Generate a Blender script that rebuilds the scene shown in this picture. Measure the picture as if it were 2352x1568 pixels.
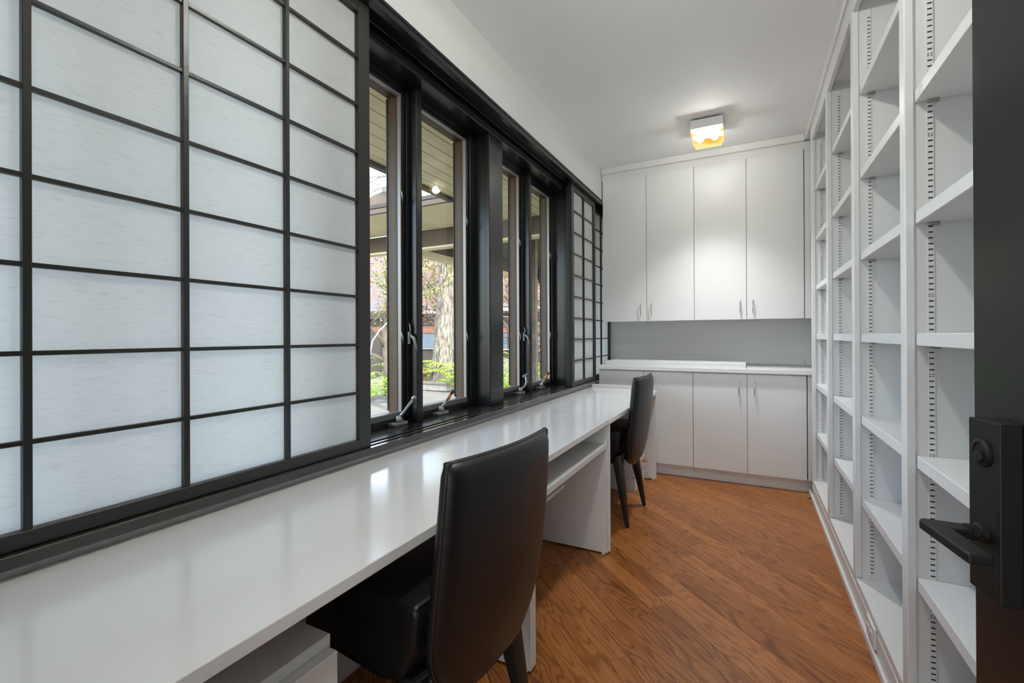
import bpy, bmesh, math, random
from mathutils import Vector, Matrix
random.seed(11)
for o in list(bpy.data.objects): bpy.data.objects.remove(o, do_unlink=True)
scene = bpy.context.scene
col = scene.collection

# ------------------------------------------------------------------ camera
FPX, YAW, PITCH, ROLL, SY, CAMH = 1051.99, .4768, .0017, -.0047, -14.7, 1.197
Fv = Vector((-math.sin(YAW)*math.cos(PITCH), math.cos(YAW)*math.cos(PITCH), math.sin(PITCH)))
r0 = Vector((math.cos(YAW), math.sin(YAW), 0)); u0 = r0.cross(Fv)
Rv = r0*math.cos(ROLL) + u0*math.sin(ROLL); Uv = -r0*math.sin(ROLL) + u0*math.cos(ROLL)
cam_data = bpy.data.cameras.new('camera'); cam = bpy.data.objects.new('camera', cam_data); col.objects.link(cam)
cam.matrix_world = Matrix(((Rv.x, Uv.x, -Fv.x, 0), (Rv.y, Uv.y, -Fv.y, 0), (Rv.z, Uv.z, -Fv.z, CAMH), (0, 0, 0, 1)))
cam_data.sensor_width = 36; cam_data.sensor_fit = 'HORIZONTAL'
cam_data.lens = 36*FPX/2352; cam_data.shift_y = SY/2352; cam_data.clip_start = .02; cam_data.clip_end = 300
scene.camera = cam

# ------------------------------------------------------------------ world, sun, large lights, exposure
world = bpy.data.worlds.new('world'); scene.world = world; world.use_nodes = True
wn = world.node_tree; wn.nodes.clear()
sky = wn.nodes.new('ShaderNodeTexSky'); sky.sky_type = 'NISHITA'; sky.sun_disc = False
sky.sun_elevation = math.radians(42); sky.sun_rotation = math.radians(130); sky.air_density = 1.0; sky.dust_density = 1.5
hsv = wn.nodes.new('ShaderNodeHueSaturation'); hsv.inputs['Saturation'].default_value = .62
bg = wn.nodes.new('ShaderNodeBackground'); bg.inputs['Strength'].default_value = 1.4
wo = wn.nodes.new('ShaderNodeOutputWorld')
wn.links.new(sky.outputs[0], hsv.inputs['Color']); wn.links.new(hsv.outputs[0], bg.inputs['Color']); wn.links.new(bg.outputs[0], wo.inputs[0])
sl = bpy.data.lights.new('sun', 'SUN'); sl.energy = 4.0; sl.angle = math.radians(.6); sl.color = (1, .94, .85)
sun = bpy.data.objects.new('sun', sl); col.objects.link(sun)
sun.rotation_euler = Vector((-.48, .26, -.84)).to_track_quat('-Z', 'Y').to_euler()
al = bpy.data.lights.new('frontal_fill', 'AREA'); al.shape = 'RECTANGLE'; al.size = .9; al.size_y = 1.7; al.energy = 19; al.color = (.95, .98, 1)  # unseen frontal fill added behind the camera to lift the far cabinets
fill_l = bpy.data.objects.new('frontal_fill', al); col.objects.link(fill_l); fill_l.location = (.03, -1.44, 1.25)
fill_l.rotation_euler = Vector((0, 1, 0)).to_track_quat('-Z', 'Z').to_euler()
vs = scene.view_settings; vs.view_transform = 'Standard'; vs.look = 'None'; vs.exposure = 0.27; vs.gamma = 1.0; vs.use_curve_mapping = False
LAMP_W = (8, 125); LAMP2_W = (36, 34)      # watts: glow through the shade, light from its underside

# ------------------------------------------------------------------ materials
MAT = {}
def new_mat(name):
    m = bpy.data.materials.new(name); m.use_nodes = True; MAT[name] = m
    nt = m.node_tree; return m, nt, nt.nodes['Principled BSDF']
def plain(name, c, rough=.5, metal=0, coat=0, spec=.5, bump=0, bscale=40, var=0, vscale=3):
    m, nt, b = new_mat(name)
    b.inputs['Base Color'].default_value = (*c, 1); b.inputs['Roughness'].default_value = rough
    b.inputs['Metallic'].default_value = metal; b.inputs['Coat Weight'].default_value = coat; b.inputs['Coat Roughness'].default_value = .12
    b.inputs['Specular IOR Level'].default_value = spec
    if bump or var:
        tc = nt.nodes.new('ShaderNodeTexCoord')
    if bump:
        n = nt.nodes.new('ShaderNodeTexNoise'); n.inputs['Scale'].default_value = bscale; n.inputs['Detail'].default_value = 6
        bp = nt.nodes.new('ShaderNodeBump'); bp.inputs['Strength'].default_value = bump; bp.inputs['Distance'].default_value = .01
        nt.links.new(tc.outputs['Object'], n.inputs['Vector']); nt.links.new(n.outputs[0], bp.inputs['Height']); nt.links.new(bp.outputs[0], b.inputs['Normal'])
    if var:
        n = nt.nodes.new('ShaderNodeTexNoise'); n.inputs['Scale'].default_value = vscale; n.inputs['Detail'].default_value = 5
        r = nt.nodes.new('ShaderNodeValToRGB'); r.color_ramp.elements[0].position = .3; r.color_ramp.elements[1].position = .7
        r.color_ramp.elements[0].color = (*[x*(1-var) for x in c], 1); r.color_ramp.elements[1].color = (*[min(1, x*(1+var)) for x in c], 1)
        nt.links.new(tc.outputs['Object'], n.inputs['Vector']); nt.links.new(n.outputs[0], r.inputs[0]); nt.links.new(r.outputs[0], b.inputs['Base Color'])
    return m
plain('wall_paint', (.74, .74, .72), .6, bump=.03, bscale=180)
plain('ceiling_paint', (.88, .88, .88), .7, bump=.03, bscale=160)
plain('cabinet_white', (.78, .78, .775), .42, bump=.02, bscale=120)
plain('shelf_white', (.76, .765, .77), .38)
plain('desk_white', (.84, .84, .84), .16, spec=.5, coat=.25)
plain('desk_side', (.74, .74, .735), .4)
plain('black_lacquer', (.013, .0135, .015), .27, spec=.35, coat=.1, bump=.02, bscale=30)
plain('shoji_wood', (.026, .025, .023), .33, bump=.06, bscale=60)
plain('sill_wood', (.035, .033, .030), .16, bump=.015, bscale=50, coat=.6)
plain('sash_grey', (.15, .15, .155), .4)
plain('gasket_silver', (.26, .255, .25), .35, metal=.3)
plain('sash_brown', (.055, .024, .005), .5, var=.15, vscale=12)
plain('steel', (.62, .62, .61), .25, metal=1)
plain('satin_silver', (.33, .33, .33), .38, metal=.7)
plain('amber_plastic', (.55, .20, .03), .25, coat=.5)
plain('horn_dark', (.05, .02, .008), .3)
plain('leather_black', (.0085, .008, .0088), .36, bump=.10, bscale=260, spec=.4)
plain('leather_edge', (.016, .0155, .016), .4)
plain('door_black', (.010, .0105, .012), .30, bump=.03, bscale=25, coat=.15)
plain('bronze_black', (.009, .0085, .008), .5, metal=.0, spec=.3)
plain('slot_dark', (.02, .02, .02), .6)
plain('hinge_grey', (.35, .34, .33), .4, metal=.6)
plain('cream_paint', (.76, .66, .40), .6, var=.08, vscale=4)
plain('brown_paint', (.085, .062, .045), .6, var=.15, vscale=4)
plain('brown_dark', (.05, .038, .030), .7, var=.2, vscale=3)
plain('stone_paver', (.19, .175, .15), .85, var=.14, vscale=4, bump=.4, bscale=14)
plain('stone_edge', (.38, .36, .33), .85, var=.25, vscale=6, bump=.5, bscale=10)
plain('rock_grey', (.24, .22, .19), .9, var=.4, vscale=5, bump=.8, bscale=8)
plain('soil', (.10, .075, .045), .95, var=.4, vscale=3, bump=.6, bscale=10)
plain('rust_iron', (.14, .075, .045), .8, var=.3, vscale=30)
plain('leaf_lime', (.34, .50, .03), .5, var=.35, vscale=6)
plain('leaf_green', (.12, .25, .03), .5, var=.4, vscale=6)
plain('leaf_russet', (.30, .13, .055), .6, var=.4, vscale=5)
plain('leaf_mixed', (.20, .21, .04), .6, var=.5, vscale=4)
plain('branch', (.13, .10, .075), .9, var=.3, vscale=8)
plain('house_brown', (.06, .045, .038), .8, var=.2, vscale=2)
plain('house_brick', (.27, .12, .075), .85, var=.35, vscale=9)
plain('house_blue', (.12, .15, .19), .7, var=.2, vscale=2)
plain('white_gutter', (.7, .7, .68), .5)
plain('globe_metal', (.75, .75, .75), .2, metal=.8)
plain('hose_white', (.75, .78, .8), .4)

def bark():
    m, nt, b = new_mat('bark')
    tc = nt.nodes.new('ShaderNodeTexCoord'); mp = nt.nodes.new('ShaderNodeMapping'); mp.inputs['Scale'].default_value = (9, 9, 2.2)
    n = nt.nodes.new('ShaderNodeTexNoise'); n.inputs['Scale'].default_value = 2.4; n.inputs['Detail'].default_value = 8; n.inputs['Roughness'].default_value = .7
    r = nt.nodes.new('ShaderNodeValToRGB'); e = r.color_ramp.elements
    e[0].position = .36; e[0].color = (.035, .027, .02, 1); e[1].position = .66; e[1].color = (.44, .385, .32, 1)
    bp = nt.nodes.new('ShaderNodeBump'); bp.inputs['Strength'].default_value = .8; bp.inputs['Distance'].default_value = .04
    b.inputs['Roughness'].default_value = .95
    for a, c in ((tc.outputs['Object'], mp.inputs[0]), (mp.outputs[0], n.inputs['Vector']), (n.outputs[0], r.inputs[0]), (r.outputs[0], b.inputs['Base Color']), (n.outputs[0], bp.inputs['Height']), (bp.outputs[0], b.inputs['Normal'])): nt.links.new(a, c)
bark()
def wood():
    m, nt, b = new_mat('oak_floor'); L = nt.links.new
    tc = nt.nodes.new('ShaderNodeTexCoord'); oi = nt.nodes.new('ShaderNodeObjectInfo')
    mul = nt.nodes.new('ShaderNodeMath'); mul.operation = 'MULTIPLY'; mul.inputs[1].default_value = 37.0
    cx = nt.nodes.new('ShaderNodeCombineXYZ'); add = nt.nodes.new('ShaderNodeVectorMath'); add.operation = 'ADD'
    L(oi.outputs['Random'], mul.inputs[0]); L(mul.outputs[0], cx.inputs[0]); L(mul.outputs[0], cx.inputs[1]); L(mul.outputs[0], cx.inputs[2])
    L(tc.outputs['Object'], add.inputs[0]); L(cx.outputs[0], add.inputs[1])
    # cathedral growth rings: contour lines of a stretched smooth noise
    mp = nt.nodes.new('ShaderNodeMapping'); mp.inputs['Scale'].default_value = (1.5, 11, 1); L(add.outputs[0], mp.inputs[0])
    n1 = nt.nodes.new('ShaderNodeTexNoise'); n1.inputs['Scale'].default_value = 1.0; n1.inputs['Detail'].default_value = 1.6; n1.inputs['Roughness'].default_value = .45; L(mp.outputs[0], n1.inputs['Vector'])
    m1 = nt.nodes.new('ShaderNodeMath'); m1.operation = 'MULTIPLY'; m1.inputs[1].default_value = 17; L(n1.outputs[0], m1.inputs[0])
    fr = nt.nodes.new('ShaderNodeMath'); fr.operation = 'FRACT'; L(m1.outputs[0], fr.inputs[0])
    ring = nt.nodes.new('ShaderNodeValToRGB'); e = ring.color_ramp.elements
    e[0].position = 0; e[0].color = (.25, .25, .25, 1); e[1].position = 1; e[1].color = (.35, .35, .35, 1)
    for p, v in ((.25, .75), (.7, .9), (.9, .42)):
        q = e.new(p); q.color = (v, v, v, 1)
    L(fr.outputs[0], ring.inputs[0])
    mp2 = nt.nodes.new('ShaderNodeMapping'); mp2.inputs['Scale'].default_value = (5, 220, 1); L(add.outputs[0], mp2.inputs[0])
    n2 = nt.nodes.new('ShaderNodeTexNoise'); n2.inputs['Scale'].default_value = 1; n2.inputs['Detail'].default_value = 3; L(mp2.outputs[0], n2.inputs['Vector'])
    mp3 = nt.nodes.new('ShaderNodeMapping'); mp3.inputs['Scale'].default_value = (1.5, 4, 1); L(add.outputs[0], mp3.inputs[0])
    n3 = nt.nodes.new('ShaderNodeTexNoise'); n3.inputs['Scale'].default_value = 1.5; n3.inputs['Detail'].default_value = 2; L(mp3.outputs[0], n3.inputs['Vector'])
    mixa = nt.nodes.new('ShaderNodeMix'); mixa.data_type = 'FLOAT'; mixa.inputs[0].default_value = .42; L(ring.outputs[0], mixa.inputs[2]); L(n2.outputs[0], mixa.inputs[3])
    mixb = nt.nodes.new('ShaderNodeMix'); mixb.data_type = 'FLOAT'; mixb.inputs[0].default_value = .22; L(mixa.outputs[0], mixb.inputs[2]); L(n3.outputs[0], mixb.inputs[3])
    rm = nt.nodes.new('ShaderNodeMapRange'); rm.inputs[3].default_value = -.11; rm.inputs[4].default_value = .11; L(oi.outputs['Random'], rm.inputs[0])
    ad = nt.nodes.new('ShaderNodeMath'); ad.operation = 'ADD'; L(mixb.outputs[0], ad.inputs[0]); L(rm.outputs[0], ad.inputs[1])
    cr = nt.nodes.new('ShaderNodeValToRGB'); e = cr.color_ramp.elements
    e[0].position = .25; e[0].color = (.12, .033, .005, 1); e[1].position = .85; e[1].color = (.50, .20, .062, 1)
    q = e.new(.55); q.color = (.315, .108, .025, 1)
    L(ad.outputs[0], cr.inputs[0]); L(cr.outputs[0], b.inputs['Base Color'])
    b.inputs['Roughness'].default_value = .34; b.inputs['Specular IOR Level'].default_value = .32; b.inputs['Coat Weight'].default_value = .10; b.inputs['Coat Roughness'].default_value = .2
    bp = nt.nodes.new('ShaderNodeBump'); bp.inputs['Strength'].default_value = .12; bp.inputs['Distance'].default_value = .002
    L(ad.outputs[0], bp.inputs['Height']); L(bp.outputs[0], b.inputs['Normal'])
wood()
def paper():
    m, nt, b = new_mat('shoji_paper'); L = nt.links.new
    tc = nt.nodes.new('ShaderNodeTexCoord'); oi = nt.nodes.new('ShaderNodeObjectInfo'); mp = nt.nodes.new('ShaderNodeMapping'); mp.inputs['Scale'].default_value = (1, 26, 330)
    av = nt.nodes.new('ShaderNodeVectorMath'); av.operation = 'ADD'; L(tc.outputs['Object'], av.inputs[0]); L(oi.outputs['Location'], av.inputs[1]); L(av.outputs[0], mp.inputs[0])
    n = nt.nodes.new('ShaderNodeTexNoise'); n.inputs['Scale'].default_value = 1; n.inputs['Detail'].default_value = 4; n.inputs['Roughness'].default_value = .6; L(mp.outputs[0], n.inputs['Vector'])
    cr = nt.nodes.new('ShaderNodeValToRGB'); e = cr.color_ramp.elements
    e[0].position = .28; e[0].color = (.75, .75, .735, 1); e[1].position = .46; e[1].color = (.86, .865, .86, 1); L(n.outputs[0], cr.inputs[0])
    L(cr.outputs[0], b.inputs['Base Color']); b.inputs['Roughness'].default_value = .75
    tr = nt.nodes.new('ShaderNodeBsdfTranslucent'); L(cr.outputs[0], tr.inputs[0])
    mx = nt.nodes.new('ShaderNodeMixShader'); mx.inputs[0].default_value = .58
    out = nt.nodes['Material Output']; L(b.outputs[0], mx.inputs[1]); L(tr.outputs[0], mx.inputs[2]); L(mx.outputs[0], out.inputs[0])
paper()
def glass():
    m, nt, b = new_mat('window_glass'); L = nt.links.new
    t = nt.nodes.new('ShaderNodeBsdfTransparent'); t.inputs[0].default_value = (.93, .95, .94, 1)
    g = nt.nodes.new('ShaderNodeBsdfGlossy'); g.inputs['Roughness'].default_value = .01
    lw = nt.nodes.new('ShaderNodeLayerWeight'); lw.inputs[0].default_value = .5
    pw = nt.nodes.new('ShaderNodeMath'); pw.operation = 'POWER'; pw.inputs[1].default_value = 5; L(lw.outputs['Facing'], pw.inputs[0])
    ma = nt.nodes.new('ShaderNodeMath'); ma.operation = 'MULTIPLY_ADD'; ma.inputs[1].default_value = .7; ma.inputs[2].default_value = .03; L(pw.outputs[0], ma.inputs[0])
    mx = nt.nodes.new('ShaderNodeMixShader'); L(ma.outputs[0], mx.inputs[0]); L(t.outputs[0], mx.inputs[1]); L(g.outputs[0], mx.inputs[2])
    L(mx.outputs[0], nt.nodes['Material Output'].inputs[0])
glass()
def amber_glass():
    m, nt, b = new_mat('amber_glass'); L = nt.links.new
    tc = nt.nodes.new('ShaderNodeTexCoord'); mp = nt.nodes.new('ShaderNodeMapping'); mp.inputs['Scale'].default_value = (6, 6, 7); L(tc.outputs['Object'], mp.inputs[0])
    n = nt.nodes.new('ShaderNodeTexNoise'); n.inputs['Scale'].default_value = 1; n.inputs['Detail'].default_value = 1; L(mp.outputs[0], n.inputs['Vector'])
    cr = nt.nodes.new('ShaderNodeValToRGB'); e = cr.color_ramp.elements
    e[0].position = .38; e[0].color = (1.0, .45, .03, 1); e[1].position = .62; e[1].color = (1.0, .80, .32, 1)
    L(n.outputs[0], cr.inputs[0])
    t = nt.nodes.new('ShaderNodeBsdfTransparent'); t.inputs[0].default_value = (1, .94, .82, 1)
    em = nt.nodes.new('ShaderNodeEmission'); em.inputs[1].default_value = .95; L(cr.outputs[0], em.inputs[0])
    mx = nt.nodes.new('ShaderNodeMixShader'); mx.inputs[0].default_value = .72; L(t.outputs[0], mx.inputs[1]); L(em.outputs[0], mx.inputs[2])
    L(mx.outputs[0], nt.nodes['Material Output'].inputs[0])
    m, nt, b = new_mat('bulb_glow'); b.inputs['Emission Color'].default_value = (1, .95, .85, 1); b.inputs['Emission Strength'].default_value = 6
amber_glass()
def roof_mat():
    m, nt, b = new_mat('roof_shingle'); L = nt.links.new
    tc = nt.nodes.new('ShaderNodeTexCoord'); br = nt.nodes.new('ShaderNodeTexBrick'); br.inputs['Scale'].default_value = 3
    br.inputs['Color1'].default_value = (.17, .085, .055, 1); br.inputs['Color2'].default_value = (.11, .105, .13, 1); br.inputs['Mortar'].default_value = (.05, .04, .04, 1)
    br.inputs['Brick Width'].default_value = .7; br.inputs['Row Height'].default_value = .45; L(tc.outputs['Object'], br.inputs['Vector'])
    L(br.outputs[0], b.inputs['Base Color']); b.inputs['Roughness'].default_value = .8
roof_mat()

# ------------------------------------------------------------------ mesh helpers
WL = {}   # world location of every object that may be a parent (no rotation)
class MB:
    def __init__(s): s.v = []; s.f = []
    def box(s, x0, x1, y0, y1, z0, z1):
        n = len(s.v); s.v += [(x, y, z) for z in (z0, z1) for y in (y0, y1) for x in (x0, x1)]
        s.f += [tuple(n+i for i in q) for q in ((0, 2, 3, 1), (4, 5, 7, 6), (0, 1, 5, 4), (2, 6, 7, 3), (0, 4, 6, 2), (1, 3, 7, 5))]; return s
    def tube(s, pts, rad, n=8, cap=True):
        pts = [Vector(p) for p in pts]; rad = rad if isinstance(rad, (list, tuple)) else [rad]*len(pts); b0 = len(s.v); prev = None
        for i, p in enumerate(pts):
            t = (pts[min(i+1, len(pts)-1)] - pts[max(i-1, 0)]).normalized()
            if prev is None:
                a = Vector((0, 0, 1)) if abs(t.z) < .9 else Vector((1, 0, 0)); prev = t.cross(a).normalized()
            prev = (prev - t*prev.dot(t)).normalized(); q = t.cross(prev)
            for k in range(n):
                an = 2*math.pi*(k+.5)/n; s.v.append(tuple(p + (prev*math.cos(an) + q*math.sin(an))*rad[i]))
        for i in range(len(pts)-1):
            for k in range(n):
                a = b0+i*n+k; b = b0+i*n+(k+1) % n; s.f.append((a, b, b+n, a+n))
        if cap: s.f.append(tuple(b0+k for k in range(n))[::-1]); s.f.append(tuple(b0+(len(pts)-1)*n+k for k in range(n)))
        return s
    def lathe(s, prof, c=(0, 0, 0), n=16):
        b0 = len(s.v)
        for r, z in prof:
            for k in range(n):
                a = 2*math.pi*k/n; s.v.append((c[0]+r*math.cos(a), c[1]+r*math.sin(a), c[2]+z))
        for i in range(len(prof)-1):
            for k in range(n):
                a = b0+i*n+k; b = b0+i*n+(k+1) % n; s.f.append((a, b, b+n, a+n))
        s.f.append(tuple(b0+k for k in range(n))[::-1]); s.f.append(tuple(b0+(len(prof)-1)*n+k for k in range(n))); return s
    def prism(s, poly, a0, a1, axis='z'):
        n = len(poly); b0 = len(s.v)
        for a in (a0, a1):
            for p, q in poly: s.v.append({'z': (p, q, a), 'y': (p, a, q), 'x': (a, p, q)}[axis])
        s.f.append(tuple(b0+i for i in range(n))[::-1]); s.f.append(tuple(b0+n+i for i in range(n)))
        for i in range(n): j = (i+1) % n; s.f.append((b0+i, b0+j, b0+n+j, b0+n+i))
        return s
    def quad(s, a, b, c, d): n = len(s.v); s.v += [tuple(a), tuple(b), tuple(c), tuple(d)]; s.f.append((n, n+1, n+2, n+3))
    def mesh(s, name, bevel=0, seg=1, smooth=False, fixn=True):
        me = bpy.data.meshes.new(name)
        if fixn or bevel:
            bm = bmesh.new(); vs_ = [bm.verts.new(v) for v in s.v]
            for f in s.f:
                try: bm.faces.new([vs_[i] for i in f])
                except ValueError: pass
            bmesh.ops.recalc_face_normals(bm, faces=bm.faces)
            if bevel:
                ed = [e for e in bm.edges if len(e.link_faces) == 2 and e.calc_face_angle(0) > .6]
                bmesh.ops.bevel(bm, geom=ed, offset=bevel, segments=seg, affect='EDGES', profile=.5, clamp_overlap=True)
            bm.to_mesh(me); bm.free()
        else: me.from_pydata(s.v, [], s.f)
        if smooth:
            for p in me.polygons: p.use_smooth = True
        return me
    def build(s, name, mat, parent=None, at=(0, 0, 0), **k):
        return place(name, s.mesh(name, **k), mat, parent, at)
def place(name, me, mat, parent=None, at=(0, 0, 0)):
    """at = world position; with a parent the location is made relative to it"""
    o = bpy.data.objects.new(name, me); col.objects.link(o)
    if mat is not None and not me.materials: me.materials.append(MAT[mat])
    WL[o.name] = Vector(at); o.location = at
    if parent is not None: o.parent = parent; o.location = Vector(at) - WL[parent.name]
    return o
BC = {}
def B(name, mat, x0, x1, y0, y1, z0, z1, parent=None, bev=.0015, seg=1):
    """one bevelled board in world coordinates; boards of one size share mesh data"""
    dx, dy, dz = x1-x0, y1-y0, z1-z0; key = (round(dx, 4), round(dy, 4), round(dz, 4), mat, bev, seg)
    if key not in BC:
        BC[key] = MB().box(-dx/2, dx/2, -dy/2, dy/2, -dz/2, dz/2).mesh(name, bevel=min(bev, .3*min(dx, dy, dz)), seg=seg); BC[key].materials.append(MAT[mat])
    return place(name, BC[key], mat, parent, ((x0+x1)/2, (y0+y1)/2, (z0+z1)/2))
def thing(name, label=None, cat=None, at=(0, 0, 0), group=None, kind=None):
    o = bpy.data.objects.new(name, None); col.objects.link(o); o.location = at; WL[o.name] = Vector(at); o.empty_display_size = .05
    return tag(o, label, cat, group, kind)
def tag(o, label=None, cat=None, group=None, kind=None):
    if label: o['label'] = label
    if cat: o['category'] = cat
    if group: o['group'] = group
    if kind: o['kind'] = kind
    return o
def S(o, label=None): o['kind'] = 'structure'; 
def struct(name, at=(0, 0, 0), label=None, cat=None): return thing(name, label, cat, at, None, 'structure')
def sbox(name, mat, *a, bev=.0, label=None, cat=None):
    o = B(name, mat, *a, bev=bev); return tag(o, label, cat, None, 'structure')
def copy_tree(o, parent=None):
    c = o.copy(); col.objects.link(c); c.parent = parent; WL[c.name] = WL.get(o.name, Vector((0, 0, 0))).copy()
    for ch in [x for x in ALLCH.get(o.name, [])]: copy_tree(ch, c)
    return c
ALLCH = {}
def index_children(o):
    ALLCH[o.name] = [x for x in bpy.data.objects if x.parent == o]
    for x in ALLCH[o.name]: index_children(x)

ZC = 2.755; XW = -1.222; XS = -1.247; YB = 4.068; YF = 4.21; YW = 4.742; XR = .409
# ------------------------------------------------------------------ room shell
sbox('ceiling', 'ceiling_paint', -1.56, .80, -1.55, 4.86, ZC, ZC+.12, label='plain off-white ceiling above the long narrow study', cat='ceiling')
wl = struct('wall_left', (-1.45, 2, 0), 'off-white window wall over the black lattice screens', 'wall')
B('upper_wall', 'wall_paint', -1.56, XW, -1.55, 4.86, 2.457, ZC, wl, bev=0)
B('lower_wall', 'wall_paint', -1.56, -1.262, -1.55, 4.86, -.02, .765, wl, bev=0)
B('side_wall', 'wall_paint', -1.56, -1.322, -1.55, .02, .765, 2.457, wl, bev=0)
B('side_wall', 'black_lacquer', -1.538, -1.345, 1.075, 1.1545, .7905, 2.375, wl, bev=.002)
B('side_wall', 'wall_paint', -1.56, -1.345, 4.70, 4.86, .765, 2.457, wl, bev=0)
B('side_wall', 'black_lacquer', -1.538, -1.475, 3.5725, 3.645, .7905, 2.375, wl, bev=.002)
sbox('wall_right', 'wall_paint', .722, .80, -1.55, 4.86, -.02, ZC, label='white wall behind the tall bookcase', cat='wall')
wf = struct('wall_far', (0, YW, 0), 'grey-white far wall between the wall cabinets and the counter', 'wall')
B('wall_panel', 'wall_paint', -1.322, .722, YW, YW+.11, -.02, ZC, wf, bev=0)
B('backsplash_strip', 'cabinet_white', -1.20, .432, YW-.009, YW-.0005, .93, .990, wf)
B('backsplash_strip', 'cabinet_white', .436, .70, YW-.009, YW-.0005, .93, .990, wf)
wb = struct('wall_back', (0, 0, 0), 'white wall with the doorway at the near end of the room', 'wall')
B('wall_panel', 'wall_paint', -1.26, -.46, -.06, .055, -.02, ZC, wb, bev=0)
B('wall_panel', 'wall_paint', .52, .722, -.06, .055, -.02, ZC, wb, bev=0)
B('wall_panel', 'wall_paint', -.46, .52, -.06, .055, 2.06, ZC, wb, bev=0)
sbox('wall_hall', 'wall_paint', -1.262, .722, -1.55, -1.47, -.02, ZC, label='white hall wall outside the doorway', cat='wall')

# floor: diagonal oak planks, each one its own piece
floor = struct('floor', (0, 1.5, -.02), 'diagonal brown oak plank floor', 'floor')
B('subfloor', 'slot_dark', -1.56, .80, -1.55, 4.86, -.06, -.019, floor, bev=0)
def clip_rect(poly, x0, x1, y0, y1):
    for ax, lim, sgn in ((0, x0, 1), (0, x1, -1), (1, y0, 1), (1, y1, -1)):
        out = []
        for i, p in enumerate(poly):
            q = poly[(i+1) % len(poly)]; pi = sgn*(p[ax]-lim) >= 0; qi = sgn*(q[ax]-lim) >= 0
            if pi: out.append(p)
            if pi != qi: t = (lim-p[ax])/(q[ax]-p[ax]); out.append((p[0]+t*(q[0]-p[0]), p[1]+t*(q[1]-p[1])))
        poly = out
        if len(poly) < 3: return []
    return poly
PA = math.radians(-44); ca, sa = math.cos(PA), math.sin(PA); PW = .0865
rng = random.Random(5)
for k in range(-60, 60):
    s0 = -6 + rng.uniform(0, 1.0)
    while s0 < 7:
        ln = rng.choice((.55, .75, .95, 1.2, 1.5)) * rng.uniform(.9, 1.1)
        g = .0005
        loc = [(s0+g, k*PW+g), (s0+ln-g, k*PW+g), (s0+ln-g, (k+1)*PW-g), (s0+g, (k+1)*PW-g)]
        wp = [(a*ca-b*sa, a*sa+b*ca) for a, b in loc]
        wp = clip_rect(wp, -1.26, .40, -1.46, 4.13); s0 += ln
        if not wp: continue
        cxp = sum(p[0] for p in wp)/len(wp); cyp = sum(p[1] for p in wp)/len(wp)
        lp = [((x-cxp)*ca+(y-cyp)*sa, -(x-cxp)*sa+(y-cyp)*ca) for x, y in wp]
        ar = abs(sum(lp[i][0]*lp[(i+1) % len(lp)][1]-lp[(i+1) % len(lp)][0]*lp[i][1] for i in range(len(lp))))/2
        if ar < .0008: continue
        o = MB().prism(lp, -.019, 0, 'z').build('floor_plank', 'oak_floor', floor, (cxp, cyp, 0), bevel=.0006)
        o.rotation_euler.z = PA

# ------------------------------------------------------------------ black window joinery
hd = struct('trim_1', (-1.25, 2, 2.4), 'black lacquered head track over the windows and sliding screens', 'window trim')
B('head_face', 'black_lacquer', -1.247+.004, -1.212, .06, 4.20, 2.418, 2.457, hd, bev=.003)
B('head_cap', 'black_lacquer', -1.232, -1.206, .06, 4.20, 2.445, 2.459, hd, bev=.003)
B('track_rib', 'black_lacquer', -1.284, -1.279, .06, 4.73, 2.405, 2.457, hd, bev=.001)
B('track_rib', 'black_lacquer', -1.322, -1.312, .06, 4.73, 2.395, 2.457, hd, bev=.001)
B('track_bed', 'black_lacquer', -1.322, -1.232, .06, 4.73, 2.437, 2.4565, hd, bev=0)
B('head_board', 'black_lacquer', -1.345, -1.322, .02, 4.70, 2.375, 2.457, hd, bev=.004)
B('head_soffit', 'black_lacquer', -1.455, -1.345, .02, 4.70, 2.392, 2.457, hd, bev=.002)
B('head_stop', 'black_lacquer', -1.47, -1.447, .02, 4.70, 2.366, 2.392, hd, bev=.002)
B('head_packing', 'brown_dark', -1.558, -1.47, .02, 4.70, 2.39, 2.457, hd, bev=0)
si = struct('trim_2', (-1.25, 2, .78), 'black window sill with sliding track grooves behind the white desks', 'window sill')
B('sill_front', 'sill_wood', -1.250, -1.229, .06, 4.05, .762, .789, si, bev=.0025)
B('track_rib', 'sill_wood', -1.283, -1.268, .06, 4.05, .770, .789, si, bev=.0015)
B('sill_bed', 'black_lacquer', -1.30, -1.2505, .06, 4.05, .7655, .775, si, bev=0)
B('sill_board', 'black_lacquer', -1.558, -1.300, .02, 4.70, .7655, .790, si, bev=.002)
# jambs and mullions
jb = struct('trim_3', (-1.4, 3.59, .79), 'black side jamb of the right-hand window pair', 'window trim')
B('jamb_board', 'black_lacquer', -1.47, -1.345, 3.572, 3.60, .790, 2.392, jb, bev=.002)
B('jamb_board', 'black_lacquer', -1.47, -1.345, 1.155, 1.18, .790, 2.392, jb, bev=.002)
B('jamb_edge', 'black_lacquer', -1.345, -1.323, 3.56, 3.60, .790, 2.375, jb, bev=.003)
mu = struct('trim_4', (-1.35, 2.38, .79), 'wide black post between the two window pairs', 'window post')
B('post_core', 'black_lacquer', -1.536, -1.362, 2.318, 2.448, .790, 2.392, mu, bev=.002)
B('post_face', 'black_lacquer', -1.362, -1.330, 2.300, 2.462, .790, 2.375, mu, bev=.004)
for n, yc in (('trim_5', 1.742), ('trim_6', 2.998)):
    t = struct(n, (-1.4, yc, .79), 'slim black mullion between the %s two casement windows' % ('nearer' if n == 'trim_5' else 'farther'), 'window post')
    B('mullion_face', 'black_lacquer', -1.425, -1.395, yc-.020, yc+.024, .790, 2.392, t, bev=.004)
    B('mullion_core', 'black_lacquer', -1.536, -1.425, yc-.014, yc+.018, .790, 2.392, t, bev=.002)
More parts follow.
